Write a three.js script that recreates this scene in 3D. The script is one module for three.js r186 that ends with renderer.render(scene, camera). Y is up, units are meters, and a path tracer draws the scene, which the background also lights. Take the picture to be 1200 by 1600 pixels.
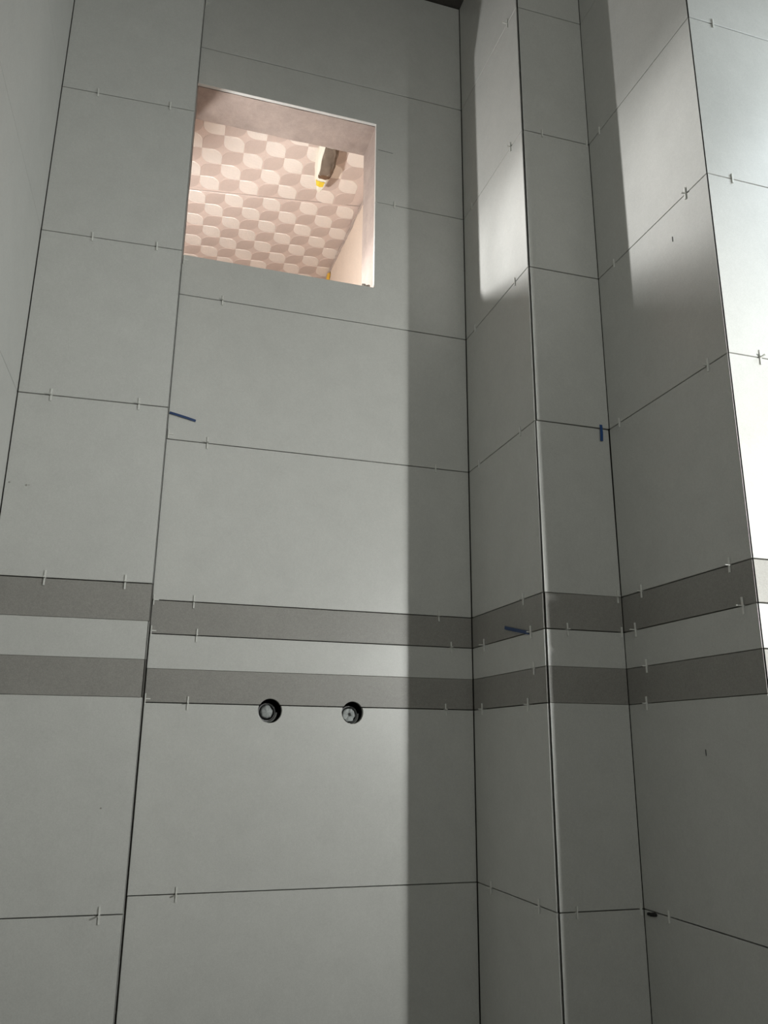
import * as THREE from 'three';
import { mergeGeometries, mergeVertices } from 'three/addons/utils/BufferGeometryUtils.js';
import { RectAreaLightUniformsLib } from 'three/addons/lights/RectAreaLightUniformsLib.js';
import { createNoise3D, createNoise4D } from 'simplex-noise';

// ---------------------------------------------------------------- camera, exposure
const scene = new THREE.Scene();
scene.background = new THREE.Color(0x000000);
const camera = new THREE.PerspectiveCamera(2 * Math.atan(800 / 1276.93) * 180 / Math.PI, 1200 / 1600, 0.02, 30);
camera.position.set(-0.0279, -0.2452, 1.4707);
camera.rotation.set(0.281, -0.295, 0.0095, 'YXZ');
const renderer = new THREE.WebGLRenderer({ antialias: true });
renderer.toneMapping = THREE.LinearToneMapping;
renderer.toneMappingExposure = 1.0;
renderer.shadowMap.enabled = true;
renderer.shadowMap.type = THREE.PCFSoftShadowMap;
// out of view: two lamps, a side window and an added fill window (their lights sit in the builders below)
const UNSEEN_LAMP = { pos: [1.0648, 0.02, 1.305], aim: [0.33, 0.0, 0], angle: 48, candela: 3.35, color: 0xf7f9f6, radius: 0.016 };
const UNSEEN_BULB = { pos: [-0.03, 0.756, -0.166], length: 0.05, candela: 0.94, beam: 0.42, color: 0xf9f9f8 };
const UNSEEN_WINDOW = { x: 1.12, y0: 0.45, y1: 1.0, z0: 0.68, z1: 1.02, radiance: 6.5, color: 0xe6eff4 };
const FILL_WINDOW = { x0: -0.1, x1: 0.75, y0: 0.1, y1: 1.4, radiance: 1.6, color: 0xf2f4ee };
RectAreaLightUniformsLib.init();

// ---------------------------------------------------------------- helpers
let seed = 7;
const rnd = () => { seed = (seed * 1664525 + 1013904223) >>> 0; return seed / 4294967296; };
const noise = createNoise3D(rnd);
const fbm = (x, y, z, o = 4) => { let a = 0.5, s = 0; for (let i = 0; i < o; i++) { s += a * noise(x, y, z); x *= 2.03; y *= 2.03; z *= 2.03; a *= 0.5; } return s; };
const used = {};
function numbered(n) { used[n] = (used[n] ?? -1) + 1; return used[n] ? `${n}_${String(used[n]).padStart(3, '0')}` : n; }
function shade(o) { o.traverse(m => { if (m.isMesh) { m.castShadow = true; m.receiveShadow = true; } }); return o; }
function group(name, pos = [0, 0, 0], turn = 0) { const g = new THREE.Group(); g.name = numbered(name); g.position.set(...pos); g.rotation.y = turn; scene.add(g); return g; }
function mesh(name, geo, mat, parent) { const m = new THREE.Mesh(geo, mat); m.name = name; parent.add(m); m.castShadow = m.receiveShadow = true; return m; }
function structure(g, label) { g.userData = { kind: 'structure', label }; return g; }
function thing(g, label, category, grp) { g.userData = { label, category }; if (grp) g.userData.group = grp; return g; }
function box(x0, x1, y0, y1, z0, z1) { const g = new THREE.BoxGeometry(x1 - x0, y1 - y0, z1 - z0); g.translate((x0 + x1) / 2, (y0 + y1) / 2, (z0 + z1) / 2); return g; }

// periodic noise texture around 1.0: lo..hi multiplies the material colour
function grainTexture(size, repeatMetres, fn, srgb = true) {
  const d = new Uint8Array(size * size * 4);
  for (let j = 0; j < size; j++) for (let i = 0; i < size; i++) {
    const v = Math.max(0, Math.min(255, Math.round(fn(i / size, j / size) * 255)));
    const k = (j * size + i) * 4; d[k] = d[k + 1] = d[k + 2] = v; d[k + 3] = 255;
  }
  const t = new THREE.DataTexture(d, size, size, THREE.RGBAFormat);
  t.wrapS = t.wrapT = THREE.RepeatWrapping; t.magFilter = THREE.LinearFilter; t.minFilter = THREE.LinearMipmapLinearFilter; t.generateMipmaps = true;
  t.repeat.set(1 / repeatMetres, 1 / repeatMetres);
  if (srgb) t.colorSpace = THREE.SRGBColorSpace;
  t.needsUpdate = true; return t;
}
const noise4 = createNoise4D(rnd);
const tor = (u, v, f, z = 0, o = 4) => { // wraps in both directions: a torus in four dimensions
  const a = u * Math.PI * 2, b = v * Math.PI * 2; let k = f / 2, w = 0.5, q = 0;
  for (let i = 0; i < o; i++) { q += w * noise4(Math.cos(a) * k + z, Math.sin(a) * k, Math.cos(b) * k - z, Math.sin(b) * k); k *= 2.03; w *= 0.5; }
  return q; };
const stone = grainTexture(512, 0.5, (u, v) => 0.93 + 0.024 * tor(u, v, 2.2, 3, 4) + 0.016 * tor(u, v, 14, 5, 2) + 0.045 * (rnd() - 0.5));
const stoneDark = grainTexture(512, 0.5, (u, v) => 0.88 + 0.03 * tor(u, v, 1.6, 11, 4) + 0.04 * tor(u, v, 16, 2, 2) + 0.09 * (rnd() - 0.5));
const trowel = grainTexture(512, 0.5, (u, v) => 0.87 + 0.1 * tor(u, v, 2.4, 21, 5) + 0.05 * tor(u, v, 12, 7, 3) + 0.05 * (rnd() - 0.5) - 0.35 * Math.max(0, tor(u, v, 34, 9, 2) - 0.52) * 4);
const trowelBump = grainTexture(512, 0.5, (u, v) => 0.5 + 0.4 * tor(u, v, 3, 31, 5) + 0.1 * (rnd() - 0.5), false);
const weave = grainTexture(256, 0.05, (u, v) => 0.5 + 0.25 * Math.sin(u * Math.PI * 2 * 15 + 1.5 * tor(u, v, 2, 4, 2)) + 0.25 * Math.sin(v * Math.PI * 2 * 9 + 2.5 * tor(u, v, 3, 8, 2)), false);

const lin = (r, g, b) => new THREE.Color().setRGB(r, g, b);
const std = (c, roughness, more = {}) => new THREE.MeshStandardMaterial({ color: c, roughness, ...more });
const M = {
  tile: std(lin(0.67, 0.668, 0.635), 0.38, { map: stone }),
  band: std(lin(0.39, 0.375, 0.345), 0.45, { map: stoneDark }),
  plaster: std(lin(0.52, 0.42, 0.37), 0.9, { map: trowel, bumpMap: trowelBump, bumpScale: 0.002 }),
  bed: std(lin(0.2, 0.185, 0.165), 0.95, { map: trowel }),
  peach: std(lin(0.94, 0.79, 0.66), 0.8, { map: stone }),
  slab: std(lin(0.11, 0.10, 0.09), 0.95, { map: trowel, bumpMap: trowelBump, bumpScale: 0.003 }),
  paint: std(lin(0.6, 0.6, 0.56), 0.7, { map: stone }),
  cement: std(lin(0.16, 0.152, 0.14), 0.9, { map: trowel }),
  panel: std(lin(0.83, 0.68, 0.605), 0.42, { map: stone }),
  leafMatte: std(lin(0.70, 0.57, 0.505), 0.5, { map: stone }),
  leafGloss: std(lin(0.93, 0.845, 0.775), 0.38, { metalness: 0.16, bumpMap: weave, bumpScale: 0.0006 }),
  spacer: std(lin(0.72, 0.72, 0.68), 0.5),
  strap: std(0x1f4a86, 0.45), strapDark: std(0x213d69, 0.5),
  rubber: std(0x191816, 0.7),
  pencil: std(lin(0.08, 0.08, 0.08), 0.8),
  foam: std(lin(0.86, 0.82, 0.70), 0.8), greyBrown: std(lin(0.26, 0.2, 0.15), 0.9, { map: trowel }), glue: std(lin(0.85, 0.62, 0.05), 0.6), mud: std(lin(0.16, 0.09, 0.05), 0.9),
  steel: std(lin(0.25, 0.25, 0.25), 0.38, { metalness: 0.85 }), plug: std(lin(0.4, 0.42, 0.41), 0.55), sleeve: std(lin(0.05, 0.05, 0.048), 0.7), tape: std(lin(0.62, 0.63, 0.62), 0.75),
  white: std(0xe8e8e4, 0.5),
};

// ---------------------------------------------------------------- wall tiles
const TH = 0.008;                                    // tile thickness
const ROWS = [1.503, 1.2019, 0.9026, 0.602, 0.3002, 0, -0.0589, -0.1182, -0.1749, -0.4749, -0.7749, -1.0749, -1.375];
const FLOOR = -1.375, CEIL = 1.505;
function tileGeo(shape, su, sv, { mitreLeft, mitreRight, u0, u1 } = {}) {
  const bv = 0.0005;
  const g = new THREE.ExtrudeGeometry(shape, { depth: TH - 2 * bv, bevelEnabled: true, bevelThickness: bv, bevelSize: bv, bevelOffset: -bv, bevelSegments: 1, curveSegments: 20 });
  g.translate(0, 0, -TH + bv);
  const p = g.attributes.position, uv = g.attributes.uv;
  for (let i = 0; i < p.count; i++) {
    const d = -p.getZ(i);
    if (mitreRight && p.getX(i) > u1 - 0.002) p.setX(i, p.getX(i) - d);
    if (mitreLeft && p.getX(i) < u0 + 0.002) p.setX(i, p.getX(i) + d);
    uv.setXY(i, uv.getX(i) + su, uv.getY(i) + sv);   // each tile cut from another spot of the stone pattern
  }
  g.computeVertexNormals(); return g;
}
const rectShape = (u0, u1, v0, v1) => { const s = new THREE.Shape(); s.moveTo(u0, v0); s.lineTo(u1, v0); s.lineTo(u1, v1); s.lineTo(u0, v1); s.closePath(); return s; };
// gaps: joint width at each row boundary (index into ROWS), default 2 mm
function tileWall(g, u0, u1, { gaps = {}, mitreLeft, mitreRight, custom = {}, seamLeft = 0.001, seamRight = 0.001, from = 0, jitter = 0.00025, shortLeft, shortRight, lean = {} } = {}) {
  for (let r = from; r < ROWS.length - 1; r++) {
    const gt = gaps[r] ?? 0.0016, gb = gaps[r + 1] ?? 0.0016;
    const v1 = ROWS[r] - gt / 2, v0 = ROWS[r + 1] + gb / 2, a = u0 + (shortLeft?.[r] ?? seamLeft), b = u1 - (shortRight?.[r] ?? seamRight);
    const mat = (r === 5 || r === 7) ? M.band : M.tile;
    const shapes = custom[r] ? custom[r](a, b, v0, v1) : [rectShape(a, b, v0, v1)];
    for (const s of shapes) {
      const t = mesh('tile', tileGeo(s, rnd(), rnd(), { mitreLeft, mitreRight, u0: a, u1: b }), mat, g);
      t.position.z = (rnd() - 0.5) * 2 * jitter;      // laid slightly uneven
      if (lean[r]) { t.rotation.y = lean[r][0]; t.rotation.x = lean[r][1]; t.position.z = lean[r][2]; }
    }
  }
}
const xC = 0.6004, z1 = 0.2956, xC2 = 0.7445, z2 = 0.6051, xR = 1.12, ZB = 2.3;
const LX = -0.0059, LZ = 0.1511, TILT = 2.718 * Math.PI / 180;
const OP = { u0: 0.0, u1: 0.392, v0: 0.690, v1: 1.107 };  // the opening
const HOLES = [[0.2131, -0.184, 0.0203], [0.3632, -0.1842, 0.0192]];

// --- back wall: masonry with the opening and two pipe holes, tiles in front
const wallBack = structure(group('wall_back'), 'grey tiled back wall with a square opening and two dark bands');
{
  const s = new THREE.Shape(); s.moveTo(-0.9, FLOOR); s.lineTo(0.8, FLOOR); s.lineTo(0.8, CEIL + 0.1); s.lineTo(-0.9, CEIL + 0.1); s.closePath();
  const h = new THREE.Path();                          // slightly ragged plaster edge
  const N = 14, A = [OP.u0 - 0.0005, OP.v0 - 0.004], B = [OP.u1 + 0.003, OP.v0 - 0.004], C = [OP.u1 + 0.003, OP.v1 + 0.006], D = [OP.u0 - 0.0005, OP.v1 + 0.006];
  const pts = [];
  for (const [p, q] of [[A, D], [D, C], [C, B], [B, A]]) for (let i = 0; i < N; i++) { const t = i / N, w = i ? 0.0022 * fbm(p[0] * 9 + t * 5, p[1] * 7 + t * 4, 3) : 0; pts.push([p[0] + (q[0] - p[0]) * t + w * 0.5, p[1] + (q[1] - p[1]) * t + w]); }
  pts.forEach((q, i) => i ? h.lineTo(...q) : h.moveTo(...q)); h.closePath(); s.holes.push(h);
  for (const [x, y] of HOLES) { const c = new THREE.Path(); c.absarc(x, y, 0.026, 0, Math.PI * 2, true); s.holes.push(c); }
  const g = new THREE.ExtrudeGeometry(s, { depth: 0.098, bevelEnabled: false, curveSegments: 24 }); g.translate(0, 0, -0.114);
  mesh('masonry', g, M.plaster, wallBack);
  const sb = new THREE.Shape(); sb.moveTo(-0.05, FLOOR); sb.lineTo(xC + 0.008, FLOOR); sb.lineTo(xC + 0.008, CEIL); sb.lineTo(-0.05, CEIL); sb.closePath();
  const hb = new THREE.Path(); hb.moveTo(-0.04, OP.v0 - 0.006); hb.lineTo(-0.04, OP.v1 + 0.018); hb.lineTo(OP.u1 + 0.016, OP.v1 + 0.018); hb.lineTo(OP.u1 + 0.016, OP.v0 - 0.006); hb.closePath(); sb.holes.push(hb, ...s.holes.slice(1));
  const bed = new THREE.ExtrudeGeometry(sb, { depth: 0.005, bevelEnabled: false, curveSegments: 24 }); bed.translate(0, 0, -0.0156);
  mesh('mortar_bed', bed, M.bed, wallBack);
  const custom = {
    1: (a, b, v0, v1) => { const q = new THREE.Shape(); q.moveTo(a, OP.v1); q.lineTo(OP.u1, OP.v1); q.lineTo(OP.u1, v0); q.lineTo(b, v0); q.lineTo(b, v1); q.lineTo(a, v1); q.closePath(); return [q]; },
    2: (a, b, v0, v1) => { const q = new THREE.Shape(); q.moveTo(a, v0); q.lineTo(b, v0); q.lineTo(b, v1); q.lineTo(OP.u1, v1); q.lineTo(OP.u1, OP.v0); q.lineTo(a, OP.v0); q.closePath(); return [q]; },
    7: (a, b, v0, v1) => { const q = new THREE.Shape(); q.moveTo(a, v0); for (const [x, y, r] of HOLES) { const al = Math.asin((v0 - y) / r); q.lineTo(x - r * Math.cos(al), v0); q.absarc(x, y, r, Math.PI - al, al, true); } q.lineTo(b, v0); q.lineTo(b, v1); q.lineTo(a, v1); q.closePath(); return [q]; },
    8: (a, b, v0, v1) => { const q = new THREE.Shape(); q.moveTo(a, v0); q.lineTo(b, v0); q.lineTo(b, v1); for (const [x, y, r0] of [...HOLES].reverse()) { const r = r0 * 1.04, al = Math.asin((v1 - y) / r); q.lineTo(x + r * Math.cos(al), v1); q.absarc(x, y, r, al, Math.PI - al, true); } q.lineTo(a, v1); q.closePath(); return [q]; },
  };
  tileWall(wallBack, 0, xC, { gaps: { 7: 0.0004 }, custom, seamLeft: -0.0024, seamRight: 0.0012, shortLeft: { 5: -0.002, 6: -0.0014, 7: -0.001, 8: -0.0008, 9: -0.0004, 10: -0.0004, 11: -0.0004 } });
  const mark = (x0, y0, x1, y1, w) => { const l = Math.hypot(x1 - x0, y1 - y0), m = mesh('pencil_mark', new THREE.BoxGeometry(l, w, 0.0004), M.pencil, wallBack); m.position.set((x0 + x1) / 2, (y0 + y1) / 2, 0.0003); m.rotation.z = Math.atan2(y1 - y0, x1 - x0); };
  mark(0.397, 1.0393, 0.432, 1.0378, 0.0006);
}
// --- left projecting wall, its return and the left side wall (one slightly turned frame)
const wallProj = structure(group('wall_back_left', [LX, 0, LZ], -TILT), 'narrow tiled projecting wall left of the opening');
mesh('masonry', box(-0.36, -0.012, FLOOR, CEIL + 0.08, -0.14, -0.0125), M.bed, wallProj);
tileWall(wallProj, -0.2362, 0, { gaps: { 6: 0.0004, 7: 0.0004, 8: 0.0004 }, mitreRight: true, seamLeft: 0.001, seamRight: 0.0008, shortRight: { 6: 0.0022, 7: 0.0024 } });
for (const [x, y, r] of [[-0.229, 0.1475, 0.0016], [-0.204, 0.145, 0.0018], [-0.2, 0.1455, 0.001], [-0.045, -0.333, 0.0013]]) { const m = mesh('cement_spot', new THREE.SphereGeometry(r, 10, 6), std(lin(0.36, 0.35, 0.32), 0.9), wallProj); m.scale.z = 0.25; m.position.set(x, y, 0.0003); }
const wallReturn = structure(group('wall_return', [LX, 0, LZ], Math.PI / 2 - TILT * 0.3), 'hidden tiled return of the left projecting wall');
tileWall(wallReturn, 0, 0.146, { mitreLeft: true });
const wallLeft = structure(group('wall_left', [-0.2418, 0, 0.1399], Math.PI / 2 - TILT), 'pale tiled left side wall with hardly visible joints');
mesh('masonry', box(-ZB, -0.001, FLOOR, CEIL + 0.08, -0.1, -0.0125), M.bed, wallLeft);
for (let k = 0; k < 4; k++) tileWall(wallLeft, -0.6 * (k + 1), -0.6 * k, { gaps: { 1: 0.0005, 2: 0.0005, 3: 0.0005, 4: 0.0009 }, seamRight: k ? 0.0004 : 0.0014, seamLeft: 0.0004 });
// --- stepped piers on the right
const pier1Side = structure(group('wall_right_pier_side', [xC, 0, 0], -Math.PI / 2), 'left facing side of the inner tiled pier');
mesh('masonry', box(0.002, z1 - 0.0125, FLOOR, CEIL + 0.08, -0.1, -0.0125), M.bed, pier1Side);
tileWall(pier1Side, 0, z1, { gaps: { 7: 0.0008 }, mitreRight: true, seamLeft: 0.0014, seamRight: 0.0034 });
const pier1Front = structure(group('wall_right_pier_front', [xC, 0, z1], 0), 'narrow front of the inner tiled pier');
mesh('masonry', box(0.1005, xC2 - xC + 0.05, FLOOR, CEIL + 0.08, -0.2, -0.0125), M.bed, pier1Front);
tileWall(pier1Front, 0, xC2 - xC, { gaps: { 5: 0.0005, 7: 0.0004, 8: 0.0005 }, mitreLeft: true, seamLeft: 0.003, seamRight: 0.0006, shortLeft: { 4: 0.0016 }, lean: { 0: [-0.012, 0, -0.0012], 1: [-0.012, 0, -0.0012], 2: [-0.012, 0, -0.0012], 3: [-0.012, 0, -0.0012], 4: [0.004, -0.005, 0.0004], 5: [-0.01, 0, -0.001], 6: [-0.01, 0, -0.001], 7: [-0.01, 0, -0.001], 8: [-0.01, 0, -0.001], 9: [-0.01, 0, -0.001] } });
const pier2Side = structure(group('wall_right_outer_side', [xC2, 0, z1], -Math.PI / 2), 'left facing side of the outer tiled pier');
mesh('masonry', box(0.002, z2 - z1 - 0.0125, FLOOR, CEIL + 0.08, -0.1, -0.0125), M.bed, pier2Side);
tileWall(pier2Side, 0, z2 - z1, { gaps: { 7: 0.0009, 8: 0.0009 }, mitreRight: true, seamLeft: 0.0007, seamRight: 0.0012 });
for (const [u, v, l] of [[0.217, 0.546, 0.009], [0.178, -0.2475, 0.0085]]) { const m = mesh('pencil_mark', new THREE.BoxGeometry(0.0011, l, 0.0004), M.pencil, pier2Side); m.position.set(u, v, 0.0004); }
const pier2Front = structure(group('wall_right_outer_front', [xC2, 0, z2], 0), 'brightly lit tiled wall at the far right edge');
mesh('masonry', box(0.1005, xR - xC2 + 0.1, FLOOR, CEIL + 0.08, -0.2, -0.0125), M.bed, pier2Front);
tileWall(pier2Front, 0, xR - xC2, { mitreLeft: true, seamLeft: 0.0012, seamRight: 0.001 });
// --- rest of the room shell
const shell = (name, label, mat, b) => { const m = mesh(numbered(name), box(...b), mat, scene); m.userData = { kind: 'structure', label }; return m; };
{
  const s = new THREE.Shape(); s.moveTo(-ZB - 0.1, FLOOR); s.lineTo(-z2 + 0.0125, FLOOR); s.lineTo(-z2 + 0.0125, CEIL + 0.08); s.lineTo(-ZB - 0.1, CEIL + 0.08); s.closePath();
  const h = new THREE.Path(); h.moveTo(-UNSEEN_WINDOW.z1, UNSEEN_WINDOW.y0); h.lineTo(-UNSEEN_WINDOW.z1, UNSEEN_WINDOW.y1); h.lineTo(-UNSEEN_WINDOW.z0, UNSEEN_WINDOW.y1); h.lineTo(-UNSEEN_WINDOW.z0, UNSEEN_WINDOW.y0); h.closePath(); s.holes.push(h);
  const g = new THREE.ExtrudeGeometry(s, { depth: 0.1, bevelEnabled: false }); g.rotateY(Math.PI / 2); g.translate(xR, 0, 0);
  const w = mesh(numbered('wall_right'), g, M.paint, scene); w.userData = { kind: 'structure', label: 'plain pale right side wall of the bathroom' };
}
function unseenWindow(name, label, pos, turn, w, h, light) {   // local z points into the room
  const g = structure(group(name, pos, turn), label), f = 0.022, a = w / 2, b = h / 2;
  mesh('unseen_window_frame', mergeGeometries([box(-a, -a + f, -b, b, -0.03, 0), box(a - f, a, -b, b, -0.03, 0), box(-a + f, a - f, b - f, b, -0.03, 0), box(-a + f, a - f, -b, -b + f, -0.03, 0)]), M.white, g);
  mesh('unseen_glow_pane', box(-a + f, a - f, -b + f, b - f, -0.018, -0.012), new THREE.MeshStandardMaterial({ color: 0xd8e2e4, roughness: 0.9, emissive: light.color, emissiveIntensity: 0.25 }), g);
  const l = new THREE.RectAreaLight(light.color, light.radiance, w - 2 * f, h - 2 * f); l.rotation.y = Math.PI; l.position.z = -0.008; l.castShadow = true; g.add(l);
}
{
  const W = UNSEEN_WINDOW, V = FILL_WINDOW;
  unseenWindow('unseen_window_1', 'unseen window in the right side wall, lighting the outer pier front', [xR, (W.y0 + W.y1) / 2, (W.z0 + W.z1) / 2], -Math.PI / 2, W.z1 - W.z0, W.y1 - W.y0, W);  // out of view, placed to light the outer pier front
  const s = new THREE.Shape(); s.moveTo(-0.5, FLOOR); s.lineTo(xR + 0.1, FLOOR); s.lineTo(xR + 0.1, CEIL + 0.08); s.lineTo(-0.5, CEIL + 0.08); s.closePath();
  const h = new THREE.Path(); h.moveTo(V.x0, V.y0); h.lineTo(V.x0, V.y1); h.lineTo(V.x1, V.y1); h.lineTo(V.x1, V.y0); h.closePath(); s.holes.push(h);
  const g = new THREE.ExtrudeGeometry(s, { depth: 0.1, bevelEnabled: false }); g.translate(0, 0, ZB);
  mesh(numbered('wall_front'), g, M.paint, scene).userData = { kind: 'structure', label: 'plain pale wall behind the viewer' };
  unseenWindow('added_window_2', 'added fill window behind the viewer, brightening the shaded tiles', [(V.x0 + V.x1) / 2, (V.y0 + V.y1) / 2, ZB], Math.PI, V.x1 - V.x0, V.y1 - V.y0, V);  // added soft fill, lifts the shaded walls evenly
}
shell('ceiling', 'bare dark concrete slab above the tiles', M.slab, [-0.6, xR + 0.1, CEIL, CEIL + 0.1, -0.012, ZB + 0.1]);
shell('floor', 'bare grey cement floor', M.cement, [-0.6, xR + 0.1, FLOOR - 0.1, FLOOR, -1.5, ZB + 0.1]);

// ---------------------------------------------------------------- space behind the opening
const CY = 1.155;
shell('wall_passage_left', 'peach wall of the space behind the opening', M.peach, [-0.9, -0.8, FLOOR, CY + 0.1, -1.5, -0.116]);
shell('wall_passage_far', 'far peach wall behind the opening', M.peach, [-0.9, 0.62, FLOOR, CY + 0.1, -1.6, -1.5]);
const peachWall = structure(group('wall_passage_right', [0.4575, 0, -0.1145], 0), 'peach plastered wall seen through the opening at right');
peachWall.rotation.y = 0.0215;
mesh('plaster_face', box(0, 0.12, FLOOR, CY + 0.02, -1.4, 0), M.peach, peachWall);
{ // ragged plaster bead where this wall meets the patterned ceiling
  const n = 90, m = 9, pos = [], idx = [];
  for (let i = 0; i <= n; i++) for (let j = 0; j < m; j++) {
    const z = -0.002 - 1.2 * i / n, a = Math.PI / 2 + (j / (m - 1)) * Math.PI;       // bulges to -x and down
    const r = 0.0045 + 0.004 * fbm(z * 18, j * 0.35, 2, 3) + 0.003 * noise(z * 70, j, 9);
    pos.push(0.001 + Math.cos(a) * r * 0.9, CY - 0.001 + Math.sin(a) * r * 1.5 - 0.004, z);
  }
  for (let i = 0; i < n; i++) for (let j = 0; j < m - 1; j++) { const a = i * m + j, b = a + m; idx.push(a, b, a + 1, a + 1, b, b + 1); }
  const g = new THREE.BufferGeometry(); g.setAttribute('position', new THREE.Float32BufferAttribute(pos, 3)); g.setIndex(idx); g.computeVertexNormals();
  g.setAttribute('uv', new THREE.Float32BufferAttribute(pos.filter((_, i) => i % 3 !== 0), 2));
  M.plasterBoth = std(lin(0.7, 0.57, 0.5), 0.9, { map: trowel }); M.plasterBoth.side = THREE.DoubleSide;
  mesh('plaster_bead', g, M.plasterBoth, peachWall);
}
const ceilingPassage = structure(group('ceiling_passage', [0, CY, 0]), 'patterned ceiling panels with embossed leaf shapes seen through the opening');
{
  mesh('backing', box(-0.9, 0.56, 0.012, 0.09, -1.5, -0.116), M.bed, ceilingPassage);
  // joint between the two panels, in x-z
  const J = x => -0.4237 + 0.1532 * x;
  const panelGeo = (near) => {
    const s = new THREE.Shape(); const e = 0.0017;
    if (near) { s.moveTo(-0.8, J(-0.8) + e); s.lineTo(0.46, J(0.46) + e); s.lineTo(0.46, -0.117); s.lineTo(-0.8, -0.117); }
    else { s.moveTo(-0.8, -1.5); s.lineTo(0.48, -1.5); s.lineTo(0.48, J(0.48) - e); s.lineTo(-0.8, J(-0.8) - e); }
    s.closePath();
    const g = new THREE.ExtrudeGeometry(s, { depth: 0.0028, bevelEnabled: true, bevelThickness: 0.0006, bevelSize: 0.0006, bevelOffset: -0.0006, bevelSegments: 1 });
    g.rotateX(Math.PI / 2); return g;                 // shape (x, z) laid flat, facing down: y goes to z
  };
  const leafGeo = (e1, e2, kind) => {
    // unit cell -0.5..0.5; sharp corners on one diagonal, round on the other
    const s = new THREE.Shape(), h = 0.492, r = 0.52;
    if (kind) { s.moveTo(-h, -h); s.lineTo(h - r, -h); s.absarc(h - r, -h + r, r, -Math.PI / 2, 0, false); s.lineTo(h, h); s.lineTo(-h + r, h); s.absarc(-h + r, h - r, r, Math.PI / 2, Math.PI, false); s.closePath(); }
    else { s.moveTo(h, -h); s.lineTo(h, h - r); s.absarc(h - r, h - r, r, 0, Math.PI / 2, false); s.lineTo(-h, h); s.lineTo(-h, -h + r); s.absarc(-h + r, -h + r, r, Math.PI, Math.PI * 1.5, false); s.closePath(); }
    const g = new THREE.ExtrudeGeometry(s, { depth: 0.0007, bevelEnabled: true, bevelThickness: 0.0009, bevelSize: 0.02, bevelOffset: -0.02, bevelSegments: 1, curveSegments: 5 });
    const p = g.attributes.position, uv = g.attributes.uv;
    for (let i = 0; i < p.count; i++) { const a = p.getX(i), b = p.getY(i), c = p.getZ(i); p.setXYZ(i, a * e1[0] + b * e2[0], -c, a * e1[1] + b * e2[1]); uv.setXY(i, p.getX(i), p.getZ(i)); }
    g.computeVertexNormals(); return g;               // a along e1, b along e2 (away), front faces down
  };
  for (const [near, o, e1, e2] of [[true, [0.0486, -0.2255], [0.04965, 0.0061], [0.0020, -0.0517]], [false, [0.0686, -0.2412], [0.0492, 0.0068], [0.0016, -0.0497]]]) {
    const panel = mesh('ceiling_panel', panelGeo(near), M.panel, ceilingPassage); panel.position.y = 0.0028;
    const geos = [leafGeo(e1, e2, 0), leafGeo(e1, e2, 1)];
    for (let j = -3; j < 15; j++) for (let i = -5; i < 9; i++) {
      const x = o[0] + i * e1[0] + j * e2[0], z = o[1] + i * e1[1] + j * e2[1];
      const lim = near ? z > J(x) + 0.022 && z < -0.135 : z < J(x) - 0.021 && z > -1.0;
      if (!lim || x > 0.44 + 0.02 * 0 || x < -0.16) continue;
      const gloss = ((i + j) % 2 + 2) % 2 === 1;
      const m = mesh('leaf', geos[gloss ? 1 : 0], gloss ? M.leafGloss : M.leafMatte, panel); m.position.set(x, -0.0028, z);
    }
  }
}
// torn foam lump at the ceiling behind the lintel
{
  const g = thing(group('foam_lump', [0.319, CY, -0.208]), 'torn cream foam lump with yellow glue hanging from the patterned ceiling', 'foam');
  const surf = (s, a, off) => { // s along depth 0..1, a around the underside
    const z = 0.08 - 0.165 * s, w = 0.0245 * Math.pow(Math.sin(Math.PI * Math.min(1, 0.3 + 0.68 * s)), 0.6) * (1 - 0.1 * s * s) + 0.0015 * noise(s * 5, a * 2, 1);
    const h = (0.03 + 0.022 * s) * Math.pow(Math.max(0, Math.sin(Math.PI * (0.22 + 0.70 * s))), 0.4) + 0.002 * noise(s * 7, a * 2.5, 6);
    const c = Math.cos(a), q = Math.sin(a), e = 0.55;
    return [(w + off) * Math.sign(c) * Math.pow(Math.abs(c), e) + 0.006 * s - 0.002, -(h + off) * Math.pow(Math.abs(q), e), z];
  };
  const patch = (s0, s1, a0, a1, off, n = 26, m = 26) => {
    const pos = [], idx = []; for (let i = 0; i <= n; i++) for (let j = 0; j <= m; j++) pos.push(...surf(s0 + (s1 - s0) * i / n + (off ? 0.015 * noise(j * 0.5, s0 * 9, 3) : 0), a0 + (a1 - a0) * j / m, off));
    for (let i = 0; i < n; i++) for (let j = 0; j < m; j++) { const a = i * (m + 1) + j, b = a + m + 1; idx.push(a, a + 1, b, a + 1, b + 1, b); }
    const q = new THREE.BufferGeometry(); q.setAttribute('position', new THREE.Float32BufferAttribute(pos, 3)); q.setAttribute('uv', new THREE.Float32BufferAttribute(pos.filter((_, k) => k % 3 !== 1), 2)); q.setIndex(idx); q.computeVertexNormals(); return q;
  };
  for (const k of ['foam', 'greyBrown', 'glue', 'mud']) M[k].side = THREE.DoubleSide;
  mesh('foam_body', patch(0, 1, 0, Math.PI, 0), M.foam, g);
  mesh('grey_skin', patch(0.02, 0.52, Math.PI * 0.08, Math.PI * 0.6, 0.0008), M.greyBrown, g).userData.label = 'grey brown skin';  // grey brown colour over part of the foam underside
  mesh('brown_crust', patch(0.52, 0.59, Math.PI * 0.1, Math.PI * 0.62, 0.0011, 6, 18), M.mud, g).userData.label = 'dark brown crust';
  mesh('glue_blob', patch(0.66, 0.8, Math.PI * 0.45, Math.PI * 0.72, 0.001, 8, 10), M.glue, g).userData.label = 'bright yellow glue';
}
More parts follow.
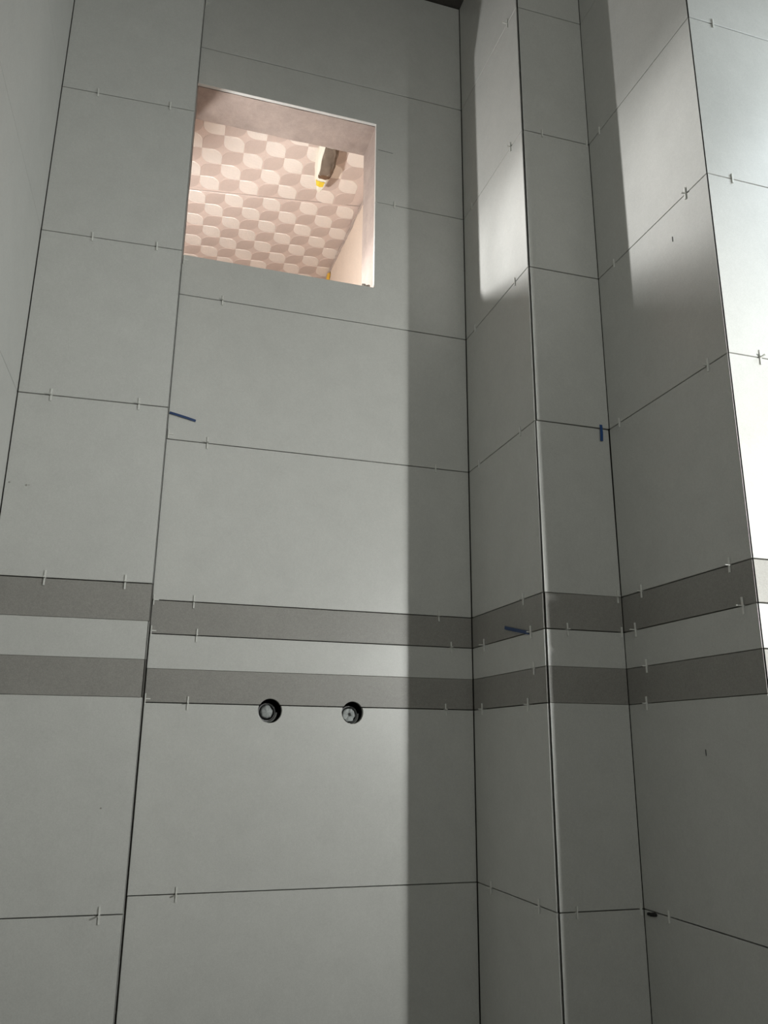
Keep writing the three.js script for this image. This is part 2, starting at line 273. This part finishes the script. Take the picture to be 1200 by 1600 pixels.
// yellow foam smear low on the peach wall edge
{
  const g = new THREE.SphereGeometry(0.011, 14, 10); const p = g.attributes.position;
  for (let i = 0; i < p.count; i++) { const k = 1 + 0.3 * noise(p.getX(i) * 150, p.getY(i) * 150, p.getZ(i) * 150); p.setXYZ(i, p.getX(i) * k * 0.35, p.getY(i) * k * 1.3, p.getZ(i) * k * 2); }
  g.computeVertexNormals(); const m = mesh(numbered('glue_smear'), g, std(lin(0.85, 0.5, 0.06), 0.7), scene);
  m.position.set(0.4425, 1.134, -0.69); thing(m, 'small orange yellow glue smear where peach wall meets patterned ceiling', 'glue');
}
// mortar crumbs on the sill
{
  const spots = [[0.3715, 0.0045, -0.006, 'larger grey mortar crumb on the sill of the opening near its right corner'], [0.3805, 0.0036, -0.005, 'smaller grey mortar crumb on the sill, close to the right jamb']];
  spots.forEach(([x, r, z, label], k) => {
    const g = new THREE.IcosahedronGeometry(r * 1.2, 2), p = g.attributes.position;
    for (let i = 0; i < p.count; i++) { const q = 1 + 0.3 * noise(p.getX(i) * 160 + k * 9, p.getY(i) * 160, p.getZ(i) * 160); p.setXYZ(i, p.getX(i) * q, p.getY(i) * q * 0.9, p.getZ(i) * q); }
    g.computeVertexNormals(); const m = mesh(numbered('mortar_crumb'), g, std(lin(0.42, 0.37, 0.32), 0.9), scene); m.position.set(x, OP.v0 + r * 0.85, z); thing(m, label, 'crumb', 'mortar crumbs on the sill');
  });
}

// ---------------------------------------------------------------- pipe fittings in the two round holes
function fitting(x, y, label, variant) {
  const g = thing(group('pipe_fitting', [x, y, -0.02]), label, 'pipe', 'capped water pipes in the wall');
  const lathe = (pts) => { const q = new THREE.LatheGeometry(pts.map(a => new THREE.Vector2(...a)), 28); q.rotateX(Math.PI / 2); return q; };
  mesh('mortar_socket', lathe([[0.0255, 0.006], [0.0255, -0.06], [0.0005, -0.062]]), std(lin(0.09, 0.085, 0.08), 0.95, { side: THREE.DoubleSide }), g);
  const dx = variant ? -0.001 : -0.0022, dy = variant ? -0.0035 : -0.002;
  const collar = mesh('collar', lathe([[0.0125, -0.055], [0.0168, -0.055], [0.0168, -0.006], [0.016, -0.004], [0.014, -0.004], [0.013, -0.006], [0.0125, -0.03]]), M.steel, g); collar.position.set(dx, dy, 0);
  const pl = mesh('plug', variant ? lathe([[0.0001, -0.006], [0.0035, -0.0058], [0.004, -0.004], [0.0105, -0.003], [0.012, -0.005], [0.012, -0.04]]) : lathe([[0.0001, -0.0015], [0.008, -0.002], [0.012, -0.005], [0.012, -0.04]]), M.plug, g); pl.position.set(dx, dy, 0.002);
  { const p = pl.geometry.attributes.position; for (let i = 0; i < p.count; i++) { const k = 1 + 0.16 * noise(p.getX(i) * 130 + variant * 7, p.getY(i) * 130, 2); p.setXYZ(i, p.getX(i) * k, p.getY(i) * k, p.getZ(i) + 0.0016 * noise(p.getX(i) * 260, p.getY(i) * 260, 5 + variant)); } pl.geometry.computeVertexNormals(); }
  const slot = mesh('slot', new THREE.BoxGeometry(0.0025, 0.006, 0.002), M.sleeve, pl); slot.position.set(variant ? 0.002 : 0.001, 0.001, -0.0035); slot.rotation.z = variant ? 0.4 : -0.3;
  // a loose turn of sealing tape under the plug
  const tape = mesh('sealing_tape', new THREE.TorusGeometry(0.0178, 0.0016, 8, 26, Math.PI * (variant ? 1.1 : 0.8)), M.tape, g); tape.rotation.z = variant ? Math.PI * 0.95 : Math.PI * 1.2; tape.position.set(dx, dy, -0.006);
}
fitting(HOLES[0][0], HOLES[0][1], 'capped pipe end in the left of the two round wall holes', 0);
fitting(HOLES[1][0], HOLES[1][1], 'capped pipe end in the right of the two round wall holes', 1);

// ---------------------------------------------------------------- tile spacers left in the joints
const spacerGeo = (len, tail) => {           // bar across the joint, one leg in the joint, one standing out
  const parts = [box(-0.0011, 0.0011, -len / 2, len / 2, 0.0002, 0.0022), box(-0.0012, 0.0012, -0.0008, 0.0008, -0.0075, 0.0002)];
  if (tail) parts.push(box(-0.0012, 0.0012, -0.0008, 0.0008, 0.0024, 0.0024 + tail));
  return mergeGeometries(parts);
};
const spacerKinds = [spacerGeo(0.021, 0.006), spacerGeo(0.017, 0), spacerGeo(0.023, 0.009)];
const WALLS = {
  back: { at: (u, v) => [u, v, 0], turn: 0, phrase: 'on wide back wall' },
  left: { at: (u, v) => [LX + u * Math.cos(TILT), v, LZ + u * Math.sin(TILT)], turn: -TILT, phrase: 'on left projecting wall' },
  inner: { at: (u, v) => [xC, v, u], turn: -Math.PI / 2, phrase: 'on inner pier side' },
  narrow: { at: (u, v) => [u, v, z1], turn: 0, phrase: 'on narrow pier front' },
  outer: { at: (u, v) => [xC2, v, u], turn: -Math.PI / 2, phrase: 'on outer pier side' },
  bright: { at: (u, v) => [u, v, z2], turn: 0, phrase: 'on bright far right wall' },
};
const JOINT = { 1: 'in topmost joint', 2: 'in joint level with opening', 3: 'in first joint below opening', 4: 'in second joint below opening', 5: 'above upper dark band', 6: 'below upper dark band', 7: 'above lower dark band', 8: 'below lower dark band', 9: 'in lowest joint' };
const SPACERS = [
  ['back', 2, 0.436, '', 1], ['back', 3, 0.081, '', 0], ['back', 4, 0.072, 'left', 2], ['back', 4, 0.527, 'right', 1], ['back', 5, 0.069, 'left', 2], ['back', 5, 0.531, 'right', 0], ['back', 6, 0.078, 'left', 2], ['back', 6, 0.556, 'right', 0], ['back', 8, 0.071, 'left', 2], ['back', 8, 0.543, 'right', 0], ['back', 9, 0.075, '', 2],
  ['left', 2, -0.173, 'left', 1], ['left', 2, -0.045, 'right', 1], ['left', 3, -0.152, 'left', 1], ['left', 3, -0.044, 'right', 1], ['left', 4, -0.185, 'left', 0], ['left', 4, -0.048, 'right', 0], ['left', 5, -0.16, 'left', 2], ['left', 5, -0.042, 'right', 2], ['left', 9, -0.033, '', 2],
  ['inner', 1, 0.252, '', 2], ['inner', 2, 0.05, 'left', 1], ['inner', 2, 0.244, 'right', 0], ['inner', 3, 0.051, 'left', 1], ['inner', 3, 0.24, 'right', 1], ['inner', 4, 0.054, 'left', 1], ['inner', 4, 0.237, 'right', 1], ['inner', 5, 0.224, '', 0], ['inner', 6, 0.057, 'left', 2], ['inner', 6, 0.247, 'right', 0], ['inner', 7, 0.253, '', 0], ['inner', 8, 0.041, 'left', 0], ['inner', 8, 0.227, 'right', 0], ['inner', 9, 0.061, 'left', 0], ['inner', 9, 0.238, 'right', 0],
  ['narrow', 2, 0.642, 'left', 1], ['narrow', 2, 0.739, 'right', 1], ['narrow', 5, 0.737, '', 0], ['narrow', 6, 0.64, 'left', 0], ['narrow', 6, 0.74, 'right', 1], ['narrow', 9, 0.631, 'left', 1], ['narrow', 9, 0.739, 'right', 1],
  ['outer', 2, 0.336, '', 1], ['outer', 3, 0.35, 'left', 1], ['outer', 3, 0.554, 'right', 0], ['outer', 4, 0.329, 'left', 1], ['outer', 4, 0.562, 'right', 0], ['outer', 5, 0.354, 'left', 0], ['outer', 5, 0.561, 'right', 0], ['outer', 6, 0.33, 'left', 2], ['outer', 6, 0.578, 'right', 2], ['outer', 7, 0.352, '', 0], ['outer', 8, 0.345, '', 0], ['outer', 9, 0.359, '', 1],
  ['bright', 2, 0.791, '', 1], ['bright', 3, 0.79, '', 1], ['bright', 4, 0.799, '', 2],
];
for (const [w, r, u, side, kind] of SPACERS) {
  const W = WALLS[w], m = mesh(numbered('tile_spacer'), spacerKinds[kind], M.spacer, scene);
  m.position.set(...W.at(u, ROWS[r])); m.rotation.y = W.turn; m.rotateZ((rnd() - 0.5) * 0.07);
  thing(m, `white tile spacer ${W.phrase} ${JOINT[r]}${side ? ', ' + side + ' one' : ''}`, 'tile spacer', 'plastic spacers in the tile joints');
}
// spacers lying on edge at the left end of the back wall: a short horizontal leg shows
const edgeGeo = mergeGeometries([box(-0.0032, 0.0055, -0.0009, 0.0009, 0.0002, 0.0022), box(-0.0039, -0.0021, -0.009, 0.009, 0.0002, 0.0018)]);
for (const [v, label] of [[1.323, 'white tile spacer at the left edge of the back wall, high above the opening'], [0.678, 'white tile spacer at the left edge, just under the opening corner'], [0.31, 'white tile spacer at the left edge, under the long blue strap'], [0.0, 'white tile spacer at the left edge, level with the upper band top'], [-0.054, 'white tile spacer at the left edge, level with the upper band bottom'], [-0.169, 'white tile spacer at the left edge, level with the lower band bottom']]) {
  const m = mesh(numbered('tile_spacer'), edgeGeo, M.spacer, scene); m.position.set(0.0035, v, 0); thing(m, label, 'tile spacer', 'plastic spacers in the tile joints');
}
// ---------------------------------------------------------------- blue strap pieces and a dark scrap
function strap(label, mat, a, b, width, normal, bow) {
  const A = new THREE.Vector3(...a), B = new THREE.Vector3(...b), n = new THREE.Vector3(...normal), d = B.clone().sub(A), L = d.length(); d.normalize();
  const side = n.clone().cross(d).normalize();
  const N = 10, pos = [], idx = [];
  for (let i = 0; i <= N; i++) {
    const t = i / N, c = A.clone().addScaledVector(d, L * t).addScaledVector(n, 0.0008 + bow * Math.sin(Math.PI * t));
    for (const [s, h] of [[-1, 0], [1, 0], [1, 0.0007], [-1, 0.0007]]) { const q = c.clone().addScaledVector(side, s * width / 2).addScaledVector(n, h); pos.push(q.x, q.y, q.z); }
  }
  for (let i = 0; i < N; i++) for (let k = 0; k < 4; k++) { const p = i * 4 + k, q = i * 4 + (k + 1) % 4; idx.push(p, q, p + 4, q, q + 4, p + 4); }
  idx.push(0, 2, 1, 0, 3, 2); const e = N * 4; idx.push(e, e + 1, e + 2, e, e + 2, e + 3);
  let g = new THREE.BufferGeometry(); g.setAttribute('position', new THREE.Float32BufferAttribute(pos, 3)); g.setIndex(idx); g = g.toNonIndexed(); g.computeVertexNormals();
  g.computeBoundingBox(); const c = g.boundingBox.getCenter(new THREE.Vector3()); g.translate(-c.x, -c.y, -c.z);
  const m = mesh(numbered('plastic_strap'), g, mat, scene); m.position.copy(c); m.material.side = THREE.DoubleSide;
  thing(m, label, 'plastic strap', 'blue plastic strap pieces stuck in the joints');
}
strap('blue plastic strap slanting out of the gap left of the back wall', M.strapDark, [-0.001, 0.3515, 0.002], [0.0475, 0.3412, 0.001], 0.0045, [0, 0, 1], 0.001);
strap('short upright blue plastic strap on the narrow inner pier front', M.strap, [0.7275, 0.3065, z1], [0.7272, 0.276, z1], 0.0052, [0, 0, 1], 0.001);
strap('dark blue plastic strap lying on the upper band of the inner pier', M.strapDark, [xC, -0.0388, 0.149], [xC, -0.0595, 0.2415], 0.0058, [-1, 0, 0], 0.002);
{
  const g = new THREE.CapsuleGeometry(0.0032, 0.018, 4, 12, 8), p = g.attributes.position; g.rotateZ(Math.PI / 2);
  for (let i = 0; i < p.count; i++) { const k = 1 + 0.35 * noise(p.getX(i) * 200, p.getY(i) * 200, p.getZ(i) * 200); p.setXYZ(i, p.getX(i), p.getY(i) * k * 0.8, p.getZ(i) * k * 0.6); }
  g.computeVertexNormals(); const m = mesh(numbered('rubber_scrap'), g, M.rubber, scene);
  m.position.set(xC2 - 0.0015, -0.4785, 0.318); m.rotation.y = -Math.PI / 2; m.rotateZ(0.12);
  thing(m, 'small black scrap stuck in the lowest joint of the outer pier', 'scrap');
}

// ---------------------------------------------------------------- lamps
{ // unseen lamp at the right side wall, placed to light the back wall
  const g = thing(group('unseen_side_lamp', UNSEEN_LAMP.pos), 'unseen white hooded lamp at the right side wall, lighting the back wall', 'lamp');
  const dir = new THREE.Vector3(...UNSEEN_LAMP.aim).sub(new THREE.Vector3(...UNSEEN_LAMP.pos)).normalize();
  const head = new THREE.Quaternion().setFromUnitVectors(new THREE.Vector3(0, 0, 1), dir);
  const R = UNSEEN_LAMP.radius;
  const hood = mesh('hood', new THREE.LatheGeometry([[0.001, -0.05], [0.016, -0.048], [R + 0.006, -0.02], [R + 0.007, -0.001], [R + 0.0035, -0.001], [R + 0.003, -0.012], [0.001, -0.013]].map(a => new THREE.Vector2(...a)), 28).rotateX(Math.PI / 2), M.white, g); hood.quaternion.copy(head); M.white.side = THREE.DoubleSide;
  const lens = mesh('lens', new THREE.CylinderGeometry(R, R, 0.003, 28).rotateX(Math.PI / 2), new THREE.MeshStandardMaterial({ color: 0xffffff, emissive: UNSEEN_LAMP.color, emissiveIntensity: 2, roughness: 0.5 }), g); lens.quaternion.copy(head); lens.position.copy(dir).multiplyScalar(-0.004);
  mesh('bracket', box(0.028, xR - UNSEEN_LAMP.pos[0], -0.006, 0.006, 0.02, 0.032), M.white, g);
  const l = new THREE.SpotLight(UNSEEN_LAMP.color, UNSEEN_LAMP.candela, 0, UNSEEN_LAMP.angle * Math.PI / 180, 1, 2);
  l.position.copy(dir).multiplyScalar(0.002); l.target.position.copy(dir).multiplyScalar(1); g.add(l, l.target);
  l.castShadow = true; l.shadow.radius = R / 0.02; l.shadow.mapSize.set(2048, 2048); l.shadow.bias = -0.0004;
}
{ // unseen lamp behind the opening; spots shaped into a flat fan light the piers
  const g = thing(group('unseen_bulb', UNSEEN_BULB.pos), 'unseen white bulb behind the left edge of the opening, lighting the pier sides', 'lamp');
  const r = 0.012;
  mesh('glowing_bulb', new THREE.CapsuleGeometry(r, UNSEEN_BULB.length - 2 * r, 6, 20), new THREE.MeshStandardMaterial({ color: 0xffffff, emissive: UNSEEN_BULB.color, emissiveIntensity: 1.2, roughness: 0.6 }), g);
  for (const y of [-0.012, 0.012]) {
    const l = new THREE.PointLight(UNSEEN_BULB.color, UNSEEN_BULB.candela / 2, 0, 2); l.position.y = y; l.castShadow = true; l.shadow.radius = 0.55; l.shadow.bias = -0.0005; g.add(l);
  }
  for (const [az, k, dip] of [[2, 1, 0.022], [12, 1, 0.022], [22, 1, 0.03], [31, 1.1, 0.035], [40, 2.9, 0.07], [49, 3.6, 0.08]]) for (const y of [-0.008, 0.006]) {
    const a = az * Math.PI / 180, l = new THREE.SpotLight(UNSEEN_BULB.color, UNSEEN_BULB.beam * k / 2, 0, 15.5 * Math.PI / 180, 1, 2);
    l.position.set(0, y, 0); l.target.position.set(Math.cos(a), y - dip, Math.sin(a)); l.castShadow = true; l.shadow.radius = 0.6; l.shadow.bias = -0.0005; g.add(l, l.target);
  }
  mesh('holder', new THREE.CylinderGeometry(0.012, 0.013, 0.04, 18).translate(0, 0.045, 0), M.white, g);
  mesh('cord', new THREE.CylinderGeometry(0.003, 0.003, CY - UNSEEN_BULB.pos[1] - 0.065, 8).translate(0, (CY - UNSEEN_BULB.pos[1] + 0.065) / 2, 0), M.sleeve, g);
}

renderer.render(scene, camera);
